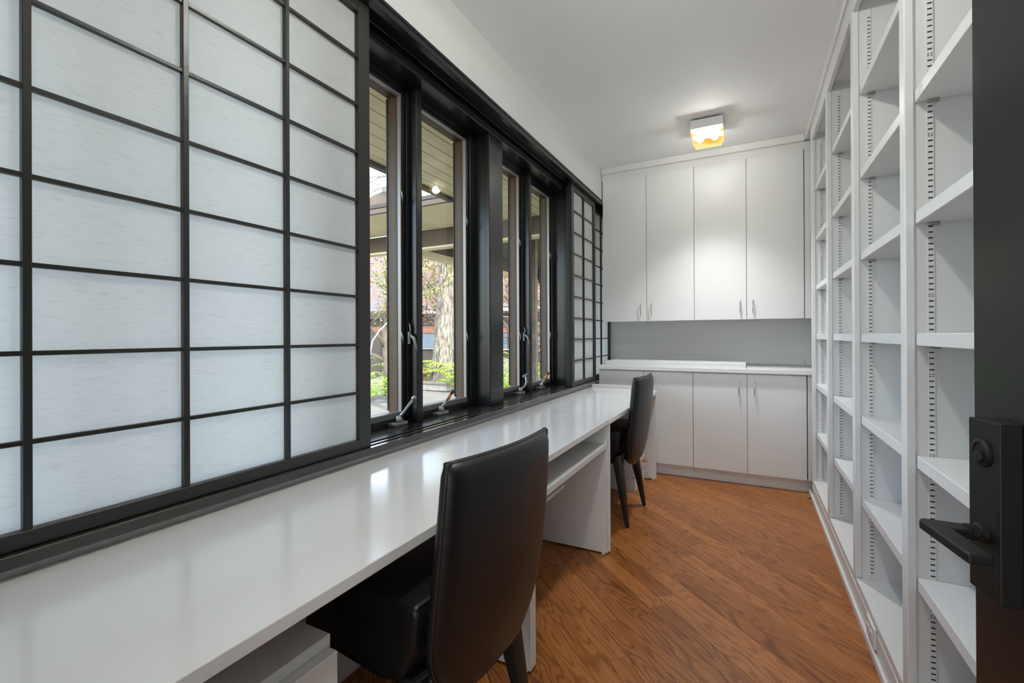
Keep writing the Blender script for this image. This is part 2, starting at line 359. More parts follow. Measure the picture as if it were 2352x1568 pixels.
def tube_obj(name, mat, pts, rad, parent, n=8, at=None, **k):
    c = Vector(at) if at else Vector(pts[0])
    return MB().tube([tuple(Vector(p)-c) for p in pts], rad, n).build(name, mat, parent, c, smooth=k.pop('smooth', True), **k)
# casement windows: (right gasket edge, left limit of the frame, right limit)
WIN = [(1.683, 1.182, 1.726), (2.243, 1.762, 2.316), (2.935, 2.450, 2.982), (3.495, 3.018, 3.570), (.49, .03, .538), (1.03, .57, 1.073), (4.10, 3.65, 4.16), (4.64, 4.18, 4.695)]  # last two are unseen, added to brighten the far screens from behind
WLAB = ['casement window nearest the paper screen, with an all-silver crank handle', 'casement window left of the wide black post, tree trunk behind it',
        'casement window just right of the wide black post, folded silver crank', 'farthest casement window beside the far screen, amber-tipped crank',
        'casement window behind the near paper screen, left of the pair', 'casement window behind the near paper screen, right of the pair',
        'unseen window added to backlight the far paper screens, left of the pair', 'unseen window added to backlight the far paper screens, in the corner']
for i, (ge, f0, f1) in enumerate(WIN):
    w = struct('window_%d' % (i+1), (-1.46, (f0+f1)/2, .79), WLAB[i], 'window')
    g0, g1, zb, zt = f0+.048, ge-.005, .842, 2.336      # visible glass
    fx0, fx1 = -1.53, -1.452
    # outer black frame
    B('frame_stile', 'black_lacquer', fx0, fx1, f0, f0+.034, .790, 2.366, w, bev=.002)
    B('frame_stile', 'black_lacquer', fx0, fx1, ge+.006, f1, .790, 2.366, w, bev=.002)
    B('frame_stop', 'black_lacquer', fx1, fx1+.012, ge+.022, f1, .820, 2.366, w, bev=.002)
    B('frame_rail', 'black_lacquer', fx0, fx1, f0+.034, ge+.006, 2.343, 2.366, w, bev=.002)
    B('frame_rail', 'black_lacquer', fx0, fx1+.01, f0+.034, ge+.006, .790, .815, w, bev=.002)
    # grey sash + silver gasket ring
    B('sash_rail', 'sash_grey', -1.50, -1.455, f0+.034, ge+.006, .815, zb-.002, w, bev=.003)
    for (a, b_, c, d) in ((ge, ge+.006, zb-.002, 2.343), (f0+.034, g0, zb-.002, 2.343)):
        B('sash_stile', 'sash_grey', -1.50, -1.458, a, b_, c, d, w, bev=.0015)
    B('sash_rail', 'sash_grey', -1.50, -1.458, g0, ge, zt+.003, 2.343, w, bev=.0015)
    B('gasket', 'gasket_silver', -1.475, -1.455, g1, ge-.0003, zb-.002, zt+.003, w, bev=.001)
    B('gasket', 'gasket_silver', -1.475, -1.455, g0, g1, zt-.003, zt+.003, w, bev=.001)
    B('gasket', 'gasket_silver', -1.475, -1.455, g0, g1, zb-.004, zb+.002, w, bev=.001)
    B('glass_pane', 'window_glass', -1.487, -1.482, g0-.004, g1+.004, zb-.004, zt+.003, w, bev=0)
    # brown outer casing seen through the glass
    B('outer_casing', 'sash_brown', -1.533, -1.476, g1, g1+.04, .80, 2.36, w, bev=.002)
    B('outer_casing', 'sash_brown', -1.533, -1.476, g0-.04, g0, .80, 2.36, w, bev=.002)
    B('outer_casing', 'sash_brown', -1.533, -1.476, g0, g1, zt, 2.36, w, bev=.002)
    B('outer_casing', 'sash_brown', -1.533, -1.476, g0, g1, .80, zb-.012, w, bev=.002)
    B('outer_bead', 'slot_dark', -1.540, -1.5335, g1-.004, g1+.02, zb, zt, w, bev=.001)
    # keepers on the gasket
    for zk in ((1.86, 1.19) if i != 3 else (1.85, 1.2)):
        k = tube_obj('keeper', 'satin_silver', [(-1.452, ge+.004, zk-.025), (-1.445, ge-.004, zk), (-1.448, ge-.012, zk+.03)], [.003, .004, .002], w, 6)
    if i > 3: continue
    # crank operator
    yc = (1.62, 1.945, 2.875, 3.235)[i]; xk = -1.425
    cr = MB().box(-.028, .022, -.045, .045, 0, .016).build('crank_base', 'satin_silver', w, (xk, yc, .7905), bevel=.004, seg=2)
    hub = MB().lathe([(.0, 0), (.016, .0), (.016, .012), (.010, .028), (.0, .030)], n=12).build('crank_hub', 'satin_silver', cr, (xk+.006, yc, .806), smooth=True)
    o = Vector((xk+.008, yc, .825))
    if i == 0:
        tip = o+Vector((.035, .060, .085)); mid = o.lerp(tip, .62)
        tube_obj('crank_arm', 'satin_silver', [o, o.lerp(tip, .3), mid, tip], [.0085, .006, .0065, .0085], cr)
        tube_obj('crank_knob', 'satin_silver', [o.lerp(tip, .90), o.lerp(tip, 1.02), o.lerp(tip, 1.1)], [.008, .0115, .010], cr, 12)
    elif i in (1, 3):
        tip = o+Vector((.035, .050, .082)); mid = o.lerp(tip, .45)
        tube_obj('crank_arm', 'satin_silver', [o, o.lerp(tip, .2), mid], [.009, .006, .007], cr)
        tube_obj('amber_grip', 'amber_plastic', [mid, o.lerp(tip, .6), o.lerp(tip, .84)], [.0075, .0095, .0075], cr, 10)
        tube_obj('grip_tip', 'horn_dark', [o.lerp(tip, .84), o.lerp(tip, 1.0), o.lerp(tip, 1.06)], [.0075, .0105, .009], cr, 10)
    else:
        tube_obj('crank_arm', 'satin_silver', [o, o+Vector((.01, .035, .012)), o+Vector((.02, .05, .045)), o+Vector((.02, .035, .085))], [.009, .007, .0075, .006], cr)
        tube_obj('crank_knob', 'satin_silver', [o+Vector((.02, .0, .088)), o+Vector((.022, .02, .094)), o+Vector((.022, .045, .10))], [.008, .007, .010], cr, 10)
    # cam latch on the frame beside the mullions
    if i in (0, 2):
        yl = ge+.03
        lt = MB().box(-.006, .006, -.008, .008, -.03, .03).build('cam_latch', 'satin_silver', w, (-1.434, yl, 1.19), bevel=.003)
        tube_obj('latch_lever', 'satin_silver', [(-1.425, yl-.006, 1.205), (-1.405, yl-.006, 1.19), (-1.400, yl+.004, 1.155), (-1.402, yl+.008, 1.125)], [.008, .008, .006, .0065], lt, 8)
        tube_obj('latch_tail', 'satin_silver', [(-1.43, yl, 1.20), (-1.426, yl-.004, 1.235), (-1.43, yl-.006, 1.26)], [.006, .004, .003], lt, 6)

# ------------------------------------------------------------------ shoji screens
RS = .1739; RZ = [.8195 + i*RS for i in range(10)]      # bar levels (0 = top of bottom rail)
def shoji(label, y0, y1, vs_, xf, cols_st=(.055, .055)):
    t = thing('shoji_screen', label, 'screen', (xf, (y0+y1)/2, .789), 'sliding paper lattice screens')
    xb = xf-.027
    a, b = y0+cols_st[0], y1-cols_st[1]
    B('stile', 'shoji_wood', xb, xf, y0, a, .7895, 2.432, t, bev=.002)
    B('stile', 'shoji_wood', xb, xf, b, y1, .7895, 2.432, t, bev=.002)
    B('bottom_rail', 'shoji_wood', xb, xf-.0003, a, b, .7895, .8235, t, bev=.002)
    B('top_rail', 'shoji_wood', xb, xf-.0003, a, b, 2.372, 2.432, t, bev=.002)
    xs = [a]+vs_+[b]
    for v in vs_: B('upright_bar', 'shoji_wood', xb+.010, xf-.001, v-.0068, v+.0068, .8235, 2.372, t, bev=.0012)
    for z in RZ[1:-1]: B('cross_bar', 'shoji_wood', xb+.011, xf-.004, a, b, z-.0048, z+.0048, t, bev=.001)
    for i in range(len(xs)-1):
        for j in range(9):
            z0 = RZ[j] if j else .822; z1 = RZ[j+1] if j < 8 else 2.374
            B('paper_pane', 'shoji_paper', xb+.007, xb+.0085, xs[i], xs[i+1], z0, z1, t, bev=0)
    return t
shoji('large black lattice paper screen nearest the camera over the first desk', .022, 1.271, [.075+.285*k for k in range(1, 4)], XS)
shoji('far black lattice paper screen standing in front beside the farthest window', 3.458, 4.096, [3.775, 4.063-.004], XS, (.055, .030))
shoji('far black lattice paper screen behind, running on to the corner above the counter', 3.492, 4.736, [3.83, 4.115, 4.42], -1.283, (.05, .045))

# ------------------------------------------------------------------ far cabinets
tr = struct('trim_7', (-.4, YF, 2.7), 'white crown board along the ceiling over the wall cabinets', 'moulding')
B('crown_board', 'cabinet_white', XW+.002, .394, YF-.022, YF+.03, 2.700, ZC-.0005, tr, bev=.002)
B('frieze_board', 'cabinet_white', XW+.004, .43, YF+.008, YF+.03, 2.640, 2.700, tr, bev=0)
B('filler_strip', 'cabinet_white', .392, .432, YF+.004, YF+.024, 1.322, 2.700, tr, bev=.001)
def handle(parent, x, y, z0, z1, mat='steel'):
    p = [(x, y, z0), (x, y-.026, z0+.004), (x, y-.030, z0+.010), (x, y-.030, z1-.010), (x, y-.026, z1-.004), (x, y, z1)]
    return tube_obj('handle', mat, p, .0042, parent, 8)
DX = [-1.2124+.4*k for k in range(5)]
UL = ['white wall cabinet pair on the left, touching the window wall', 'white wall cabinet pair on the right, beside the bookcase']
LL = ['white base cabinet pair on the left, half hidden by the desk and far chair', 'white base cabinet pair on the right with two steel pulls']
for u in range(2):
    x0, x1 = DX[2*u], DX[2*u+2]
    t = thing('wall_cabinet', UL[u], 'cabinet', ((x0+x1)/2, YF+.25, 1.33), 'wall cabinets')
    B('carcass', 'cabinet_white', x0+.001, x1-.001, YF+.021, YW-.001, 1.330, 2.640, t)
    for k in range(2):
        d = B('door', 'cabinet_white', x0+.4*k+.0018, x0+.4*k+.3982, YF, YF+.0205, 1.324, 2.643, t, bev=.0015)
        hx = x0+.4-.048 if k == 0 else x0+.4+.045
        handle(d, hx+(.0), YF, 1.382, 1.480)
    t = thing('base_cabinet', LL[u], 'cabinet', ((x0+x1)/2, YB+.3, 0), 'base cabinets')
    B('carcass', 'cabinet_white', x0+.001, x1-.001, YB+.021, YW-.001, .098, .8925, t)
    B('toe_kick', 'cabinet_white', x0+.001, x1-.001 if u == 0 else .430, YB+.060, YB+.075, .0, .098, t)
    for k in range(2):
        d = B('door', 'cabinet_white', x0+.4*k+.0018, x0+.4*k+.3982, YB, YB+.0205, .100, .884, t, bev=.0015)
        hx = x0+.4-.058 if k == 0 else x0+.4+.052
        handle(d, hx, YB, .724, .828)
tr = struct('baseboard_far', (-.4, YB, 0), 'low white base strip under the base cabinets', 'baseboard')
B('base_strip', 'cabinet_white', -1.20, .394, YB+.050, YB+.0595, 0, .036, tr, bev=.002)
B('filler_strip', 'cabinet_white', .392, .428, YB+.003, YB+.022, .10, .893, tr, bev=.001)
ct = thing('countertop', 'long white countertop over the base cabinets', 'countertop', (-.4, YB+.3, .893))
B('slab', 'cabinet_white', -1.214, .432, YB-.030, YW-.010, .894, .928, ct, bev=.002)
B('slab_return', 'cabinet_white', .432, .70, YB+.0, YW-.010, .894, .928, ct, bev=.001)
bd = thing('board', 'long white board lying on the countertop', 'board', (-.58, YB+.2, .929))
B('board_body', 'shelf_white', -1.150, -.020, YB+.004, YB+.40, .9285, .969, bd, bev=.002)
def outlet(label, c, axis):
    t = thing('power_outlet', label, 'outlet', c)
    if axis == 'y':
        pl = B('cover_plate', 'shelf_white', c[0]-.058, c[0]+.058, c[1]-.006, c[1], c[2]-.032, c[2]+.032, t, bev=.003)
        for s in (-.024, .024):
            r = B('receptacle', 'shelf_white', c[0]+s-.016, c[0]+s+.016, c[1]-.0075, c[1]-.0045, c[2]-.014, c[2]+.014, t, bev=.001)
            for q in (-.006, .006): B('slot', 'slot_dark', c[0]+s-.005, c[0]+s+.004, c[1]-.0078, c[1]-.006, c[2]+q-.0012, c[2]+q+.0012, r, bev=0)
            B('slot', 'slot_dark', c[0]+s+.008, c[0]+s+.012, c[1]-.0078, c[1]-.006, c[2]-.002, c[2]+.002, r, bev=0)
    else:
        B('cover_plate', 'shelf_white', c[0]-.010, c[0], c[1]-.058, c[1]+.058, c[2]-.038, c[2]+.038, t, bev=.003, seg=2)
        for s in (-.024, .024):
            r = B('receptacle', 'shelf_white', c[0]-.0125, c[0]-.008, c[1]+s-.016, c[1]+s+.016, c[2]-.014, c[2]+.014, t, bev=.001)
            for q in (-.006, .006): B('slot', 'slot_dark', c[0]-.0128, c[0]-.011, c[1]+s-.004, c[1]+s+.004, c[2]+q-.0012, c[2]+q+.0012, r, bev=0)
outlet('white power outlet in the toe kick under the base cabinets', (-.20, YB+.0598, .066), 'y')

# ------------------------------------------------------------------ bookcase
bk = thing('bookcase', 'tall white built-in bookcase with open bays along the right wall', 'bookcase', (.56, 2.5, 0))
PY = [.246, .984, 1.722, 2.460, 3.198, 3.936]      # near side of each upright
LV = [.488, .843, 1.199, 1.553, 1.906, 2.272]      # shelf tops
for i, y in enumerate(PY):
    B('face_post', 'shelf_white', XR, .431, y, y+.050, .0 if i == 5 else .140, 2.603, bk, bev=.002)
    B('divider', 'shelf_white', .431, .7005, y+.007, y+.043, .10, 2.69, bk, bev=.001)
for i in range(len(PY)-1):
    ya, yb = PY[i]+.043, PY[i+1]+.007
    B('bottom_shelf', 'shelf_white', XR+.002, .7005, ya+.0005 if i else ya, yb-.0005, .105, .138, bk, bev=.001)
    for z in LV:
        B('shelf', 'shelf_white', .4335, .699, ya+.0015, yb-.0015, z-.036, z, bk, bev=.0015)
    B('top_panel', 'shelf_white', .431, .7005, ya+.0005, yb-.0005, 2.64, 2.665, bk, bev=0)
    B('back_panel', 'shelf_white', .7006, .7125, ya-.02, yb+.02, .10, 2.69, bk, bev=0)
B('head_rail', 'shelf_white', XR+.0, .431, .246, 3.986, 2.6035, 2.70, bk, bev=.002)
B('crown_rail', 'shelf_white', .395, .43, .246, YF-.0225, 2.700, ZC-.0005, bk, bev=.003)
B('base_board', 'shelf_white', XR, .430, .246, 3.936, .0, .1045, bk, bev=.001)
B('base_board', 'shelf_white', XR-.0005, .4305, .246, 3.936, .1045, .1395, bk, bev=.0015) if False else None
B('shoe_strip', 'shelf_white', XR-.012, XR-.0002, .246, 4.115, .0, .035, bk, bev=.004)
# slotted metal standards with clips, on the near face of each divider
slots = MB(); n = 0; z = .17
while z < 2.57:
    n += 1
    if n % 14 == 0:
        for s in (-.0036, .0036):
            for q in (-.003, .003): slots.box(s-.0016, s+.0016, -.0006, .0002, z+q-.0013, z+q+.0013)
    else: slots.box(-.0052, .0052, -.0006, .0002, z-.0019, z+.0019)
    z += .0165
slots_me = slots.mesh('slot_row'); slots_me.materials.append(MAT['slot_dark'])
for i, y in enumerate(PY):
    if i == 0: continue
    yy = y+.007
    st = B('shelf_standard', 'shelf_white', .4595, .4755, yy-.0040, yy, .145, 2.60, bk, bev=.0006)
    r = place('slot_row', slots_me, None, st, (.4675, yy-.0040, 0)); r['kind'] = 'stuff'
    for z in LV:
        B('shelf_clip', 'hinge_grey', .461, .486, yy-.016, yy-.0041, z-.0445, z-.0362, bk, bev=.001)
outlet('white power outlet low on the bookcase base board', (XR-.0002, 2.145, .083), 'x')

# ------------------------------------------------------------------ desks
def desk(label, y0, y1, xf, zt=.74):
    t = thing('desk', label, 'desk', ((-1.22+xf)/2, (y0+y1)/2, 0), 'white desks in a row under the window')
    B('desk_top', 'desk_white', -1.258, xf, y0+.0006, y1-.0006, zt-.026, zt, t, bev=.002, seg=2)
    for (a, b) in ((y0+.001, y0+.023), (y1-.023, y1-.001)):
        p = B('leg_panel', 'desk_side', -1.215, xf-.010, a, b, .011, zt-.0265, t, bev=.0015)
        for xx in (xf-.035, -1.19):
            MB().lathe([(.010, 0), (.010, .0108)], n=12).build('foot_glide', 'shelf_white', p, (xx, (a+b)/2, .0), smooth=False)
    return t
d1 = desk('first white desk, nearest the camera, with the large black chair', .075, 1.488, -.679)
B('back_rail', 'desk_side', -1.13, -1.112, .10, 1.464, .45, .713, d1)
d2 = desk('middle white desk with an open shelf under its top', 1.4885, 2.4735, -.679)
B('under_shelf', 'desk_side', -1.10, -.690, 1.512, 2.450, .582, .608, d2, bev=.0015)
B('back_panel', 'desk_side', -1.12, -1.102, 1.512, 2.450, .40, .713, d2)
B('slide_rail', 'desk_side', -.765, -.745, 1.512, 1.955, .508, .522, d2)
d3 = desk('third white desk at the far end, running up to the base cabinets', 2.4745, 3.915, -.672)
B('upstand', 'desk_side', -1.232, -.715, 3.9165, 3.952, .700, .768, d3, bev=.002) if False else None
us = thing('ledge_board', 'narrow white board closing the gap between the far desk and the cabinets', 'board', (-.97, 3.96, 0))
B('ledge_face', 'desk_side', -1.232, -.712, 3.9165, 3.945, .012, .768, us, bev=.002)
B('ledge_foot', 'desk_side', -1.20, -.75, 3.9165, 3.945, .0, .0115, us, bev=.001)
def d_pull(parent, x, y, z):
    return tube_obj('pull', 'amber_plastic', [(x, y-.028, z), (x+.022, y-.028, z-.002), (x+.034, y-.018, z-.003), (x+.034, y+.018, z-.003), (x+.022, y+.028, z-.002), (x, y+.028, z)], .0075, parent, 8)
p1 = thing('drawer_pedestal', 'white drawer pedestal under the first desk', 'drawer unit', (-.94, .45, 0), 'drawer pedestals')
B('cabinet_body', 'desk_side', -1.10, -.751, .255, .652, .02, .600, p1, bev=.002)
B('plinth', 'desk_side', -1.08, -.78, .27, .64, .0, .0198, p1)
for k, (a, b) in enumerate(((.395, .578), (.21, .391), (.03, .206))):
    d = B('drawer_front', 'desk_side', -.7505, -.724, .250, .646, a, b, p1, bev=.002)
    d_pull(d, -.7245, .45, (a+b)/2)
p3 = thing('drawer_pedestal', 'white drawer pedestal with amber pulls behind the far chair', 'drawer unit', (-.97, 3.71, 0), 'drawer pedestals')
B('cabinet_body', 'desk_side', -1.18, -.797, 3.530, 3.888, .10, .690, p3, bev=.002)
B('plinth', 'desk_side', -1.18, -.775, 3.532, 3.886, .0, .0995, p3, bev=.002)
for k, (a, b) in enumerate(((.397, .682), (.112, .393))):
    d = B('drawer_front', 'desk_side', -.7965, -.772, 3.532, 3.886, a, b, p3, bev=.002)
    d_pull(d, -.7725, 3.79, (.456, .185)[k])
MB().lathe([(.009, 0), (.009, .003), (.004, .004)], n=12).build('lock', 'satin_silver', p3, (-.772, 3.83, .375), smooth=False).rotation_euler = (0, math.pi/2, 0)

# ------------------------------------------------------------------ chairs
def make_chair():
    t = thing('dining_chair', None, 'chair', (0, 0, 0), 'black leather chairs at the desks')
    Wd, zb, zt = .222, .352, .93
    def hw(z):
        w = .2175 + .010*math.sin(math.pi*(zt-z)/(zt-zb))
        if z < .56: w *= max(0, 1-((.56-z)/(.56-zb))**2.3)**(1/2.3)
        return w
    def xc(z): q = (zt-z); return .262 - .055*q*.62 - .155*q*q - .28*max(0, .55-z)**2
    nz, nu = 30, 28; m = MB()
    zz = [zb+(zt-zb)*(1-math.cos(math.pi/2*k/nz)) if False else zb + (zt-zb)*(k/nz)**1.35 for k in range(nz+1)]
    idx = {}
    for sd in (0, 1):
        for i, z in enumerate(zz):
            for j in range(nu+1):
                u = math.sin(math.pi/2*(2*j/nu-1)); y = u*hw(z)
                th = .050*(max(0, 1-abs(u)**14)**.5)*(max(0, 1-((z-zb)/(zt-zb))**40)**.5*.6+.4)*min(1, .35+(z-zb)/.05)
                x = xc(z) + .026*(1-(y/Wd)**2) + (th/2 if sd else -th/2)
                idx[sd, i, j] = len(m.v); m.v.append((x, y, z))
    for i in range(nz):
        for j in range(nu):
            a = [idx[1, i, j], idx[1, i, j+1], idx[1, i+1, j+1], idx[1, i+1, j]]; m.f.append(tuple(a))
            a = [idx[0, i, j], idx[0, i+1, j], idx[0, i+1, j+1], idx[0, i, j+1]]; m.f.append(tuple(a))
    for j in range(nu):
        m.f.append((idx[0, nz, j], idx[1, nz, j], idx[1, nz, j+1], idx[0, nz, j+1]))
        m.f.append((idx[0, 0, j], idx[0, 0, j+1], idx[1, 0, j+1], idx[1, 0, j]))
    for i in range(nz):
        for j in (0, nu):
            m.f.append((idx[0, i, j], idx[1, i, j], idx[1, i+1, j], idx[0, i+1, j]))
    me = m.mesh('backrest', smooth=True)
    bm = bmesh.new(); bm.from_mesh(me); bmesh.ops.remove_doubles(bm, verts=bm.verts, dist=.0004); bmesh.ops.recalc_face_normals(bm, faces=bm.faces); bm.to_mesh(me); bm.free()
    for p in me.polygons: p.use_smooth = True
    bo = place('backrest', me, 'leather_black', t)
    # stitched welt round the rear edge of the back
    pth = []
    for k in range(0, 61):
        s = k/60
        if s <= .5: z = zt-(zt-zb)*(math.sin(s*math.pi)**.9 if s < .5 else 1); y = -hw(z) if s < .5 else 0
        else: z = zt-(zt-zb)*(math.sin((1-s)*math.pi)**.9); y = hw(z)
        pth.append((xc(z)+.026*(1-(y/Wd)**2)+.008, y, z))
    MB().tube(pth, .0035, 6).build('edge_welt', 'leather_edge', bo, smooth=True)
    top = [(xc(zt)+.026*(1-(y/Wd)**2)+.002, y, zt-.001) for y in [hw(zt)*(2*k/16-1) for k in range(17)]]
    MB().tube(top, .0065, 8).build('top_welt', 'leather_edge', bo, smooth=True)
    # seat: padded block with an upswept rear underside
    s = MB(); prof = [(-.235, .43), (-.215, .405), (.06, .398), (.13, .42), (.168, .50), (.178, .575), (.172, .598), (.10, .600), (-.20, .592), (-.235, .57)]
    s.prism(prof, -.212, .212, 'y'); so = s.build('seat', 'leather_black', t, bevel=.014, seg=3, smooth=True)
    MB().tube([(.172, y, .600) for y in (-.198, -.1, 0, .1, .198)], .003, 6).build('seat_welt', 'leather_edge', so, smooth=True)
    # connecting frame under the seat that carries the back
    f = MB(); f.prism([(-.20, .37), (.13, .37), (.185, .40), (.19, .43), (.10, .42), (-.20, .41)], -.175, .175, 'y')
    f.build('seat_frame', 'leather_black', t, bevel=.012, seg=2, smooth=True)
    for sx, sy in ((1, -1), (1, 1), (-1, -1), (-1, 1)):
        if sx > 0: a, b = Vector((.145, .180*sy, .43)), Vector((.217, .2125*sy, .0))
        else: a, b = Vector((-.185, .185*sy, .42)), Vector((-.215, .205*sy, .0))
        MB().tube([a, a.lerp(b, .3), b], [.042, .036, .0165], 4).build('leg', 'leather_edge', t, bevel=.006, seg=2, smooth=True)
    index_children(t)
    for q in ALLCH[t.name]: index_children(q)
    return t
ch = make_chair(); ch.location = (-.804, 1.019, 0); ch.rotation_euler.z = math.radians(-5.2)
ch['label'] = 'large near black leather chair with a tall back at the first desk'
c2 = copy_tree(ch); c2.location = (-.884, 3.088, 0); c2.rotation_euler.z = math.radians(-2.5)
c2['label'] = 'far black leather chair tucked into the third desk'

# ------------------------------------------------------------------ ceiling lamps
def ceiling_lamp(label, cx, cy, watts):
    t = thing('ceiling_lamp', label, 'lamp', (cx, cy, ZC), 'square ceiling lamps')
    B('mount_plate', 'slot_dark', cx-.085, cx+.085, cy-.085, cy+.085, ZC-.012, ZC-.0004, t, bev=.001)
    B('lamp_box', 'cabinet_white', cx-.108, cx+.108, cy-.108, cy+.108, ZC-.075, ZC-.0125, t, bev=.002)
    m = MB(); a, b, c = .108, .104, .096
    zs = [-.0755, -.128, -.130, -.155]; ws = [a, b, c, c-.006]
    for z, w in zip(zs, ws): m.v += [(-w, -w, z), (w, -w, z), (w, w, z), (-w, w, z)]
    for i in range(3):
        for k in range(4): m.f.append((i*4+k, i*4+(k+1) % 4, i*4+4+(k+1) % 4, i*4+4+k))
    m.f += [(12, 13, 14, 15)]
    m.build('glass_shade', 'amber_glass', t, (cx, cy, ZC))
    for q in (-.05, .05):
        MB().lathe([(.0, -.028)]+[(.028*math.sin(math.pi*k/8), -.028*math.cos(math.pi*k/8)) for k in range(1, 8)]+[(.0, .028)], n=12).build('bulb', 'bulb_glow', t, (cx+q, cy, ZC-.112), smooth=True)
    l = bpy.data.lights.new('lamp_light', 'POINT'); l.shadow_soft_size = .035; l.energy = watts[0]*2.2; l.color = (.90, .96, 1.0)
    o = bpy.data.objects.new('lamp_light', l); col.objects.link(o); o.parent = t; o.location = (0, 0, -.128)
    l = bpy.data.lights.new('lamp_down_light', 'SPOT'); l.spot_size = math.radians(100); l.spot_blend = 1.0; l.shadow_soft_size = .07; l.energy = watts[1]; l.color = (.95, .98, 1)
    o = bpy.data.objects.new('lamp_down_light', l); col.objects.link(o); o.parent = t; o.location = (0, 0, -.158)
    return t
ceiling_lamp('glowing amber glass ceiling lamp with a white square box', -.26, 3.640, LAMP_W)
ceiling_lamp('square ceiling lamp above the first desk, out of the picture', -.20, 1.20, LAMP2_W)

# ------------------------------------------------------------------ black entry door
dd = Vector((.16, -.987, 0)).normalized(); nn = Vector((dd.y, -dd.x, 0))     # from latch edge to hinge; normal towards the room (-X)
if nn.x > 0: nn = -nn
Lp = Vector((.292, .905, 0))                                                   # latch edge on the face side
door = struct('door_1', (0, 0, 0), 'open black door with a black lever handle at the right', 'door')
HingeM = Matrix(((dd.x, nn.x, 0, Lp.x), (dd.y, nn.y, 0, Lp.y), (0, 0, 1, 0), (0, 0, 0, 1)))
door.matrix_world = HingeM; WL[door.name] = Vector((0, 0, 0))                 # local x: latch->hinge, y: out of the face, z: up
B('door_slab', 'door_black', 0, .80, -.044, 0, .008, 2.04, door, bev=.002)
lp_ = B('lock_plate', 'bronze_black', .036, .098, .0003, .0245, .848, 1.081, door, bev=.0018, seg=2)
MB().lathe([(.0, 0), (.019, 0), (.019, .003), (.014, .005), (.012, .003), (.0, .003)], n=24).build('key_cylinder', 'bronze_black', lp_, (.067, .0245, 1.038), smooth=False).rotation_euler = (-math.pi/2, 0, 0)
MB().lathe([(.0, 0), (.008, 0), (.0075, .003), (.0, .004)], n=20).build('key_plug', 'bronze_black', lp_, (.067, .0290, 1.032), smooth=False).rotation_euler = (-math.pi/2, 0, 0)
B('keyhole', 'slot_dark', .0662, .0678, .0325, .0335, 1.027, 1.037, lp_, bev=0)
nk = MB().lathe([(.013, 0), (.013, .006), (.0105, .008), (.0105, .020)], n=20).build('lever_neck', 'bronze_black', lp_, (.067, .0245, .930), smooth=False); nk.rotation_euler = (-math.pi/2, 0, 0)
m = MB(); m.prism([(.054, .040), (.080, .040), (.082, .064), (.162, .064), (.162, .089), (.0545, .090), (.047, .084)], .9235, .9365, 'z')
m.build('lever_grip', 'bronze_black', lp_, (0, 0, 0), bevel=.0025, seg=2)

# ------------------------------------------------------------------ garden
GZ = -.12
gd = sbox('ground', 'soil', -40, -1.565, -15, 45, GZ-.3, GZ, label='brown garden soil beyond the patio', cat='ground')
pt = struct('patio', (-6, 6, GZ), 'pale stone slab patio outside the windows', 'patio')
rg2 = random.Random(3)
for ix in range(6):
    for iy in range(9):
        x = -9.0+ix*1.15; y = 1.2+iy*.92
        if ix == 0 and iy > 7: continue
        B('paver', 'stone_paver', x, x+1.14, y, y+.905, GZ, GZ+.045+rg2.uniform(-.006, .006), pt, bev=.008)
stp = thing('stone_step', 'low pale stone step at the foot of the tree bed', 'step', (-6.9, 9.0, GZ))
B('step_slab', 'stone_edge', -8.3, -6.15, 8.62, 9.15, GZ+.052, GZ+.20, stp, bev=.01)
B('step_slab', 'stone_paver', -8.35, -6.10, 8.58, 9.2, GZ+.2005, GZ+.245, stp, bev=.008)
# eave of the house: boards run along the wall
ev = struct('eave', (-2, 4, 2.5), 'cream boarded roof eave over the windows', 'eave')
ys0, ys1 = -1.5, 10.5
xe = -1.565
k = 0
while xe > -2.46:
    w_ = .118
    B('soffit_board', 'cream_paint', max(xe-w_+.006, -2.47), xe, ys0, ys1, 2.500, 2.518, ev, bev=.003); xe -= w_
B('eave_fascia', 'brown_paint', -2.53, -2.471, ys0, 3.62, 2.47, 2.66, ev, bev=.004)
B('fascia_bead', 'cream_paint', -2.55, -2.5305, ys0, 3.62, 2.60, 2.66, ev, bev=.003)
B('roof_deck', 'brown_dark', -2.53, -1.565, ys0, ys1, 2.52, 2.56, ev, bev=0)
cwk = thing('walkway_roof', 'cream boarded walkway roof with brown beams crossing the garden', 'roof', (-4, 5, 2.5))
yy = 3.70
while yy < 4.52:
    B('soffit_board', 'cream_paint', -9.5, -2.472 if yy < 3.6 else -2.48, yy, yy+.134, 2.500, 2.518, cwk, bev=.003); yy += .140
B('roof_fascia', 'brown_paint', -9.5, -2.535, 3.665, 3.695, 2.502, 2.555, cwk, bev=.003)
B('roof_deck', 'brown_dark', -9.5, -2.54, 3.66, 4.70, 2.56, 2.60, cwk, bev=0)
B('roof_deck', 'brown_dark', -3.9, -2.54, 4.701, 9.0, 2.56, 2.60, cwk, bev=0)
B('cross_beam', 'brown_paint', -9.5, -1.70, 4.545, 4.66, 2.30, 2.4995, cwk, bev=.004)
B('beam_trim', 'cream_paint', -9.5, -1.70, 4.535, 4.67, 2.275, 2.2995, cwk, bev=.003)
B('dark_ceiling', 'brown_dark', -3.75, -1.70, 4.665, 9.0, 2.505, 2.53, cwk, bev=0)
B('outer_beam', 'brown_paint', -3.86, -3.75, 4.671, 9.0, 2.32, 2.53, cwk, bev=.004)
B('outer_fascia', 'cream_paint', -3.88, -3.74, 4.671, 9.0, 2.24, 2.3195, cwk, bev=.003)
B('rear_beam', 'brown_paint', -3.74, -1.70, 8.4, 8.5, 2.25, 2.504, cwk, bev=.004)
B('beam_trim', 'cream_paint', -3.74, -1.70, 8.38, 8.52, 2.20, 2.2495, cwk, bev=.003)
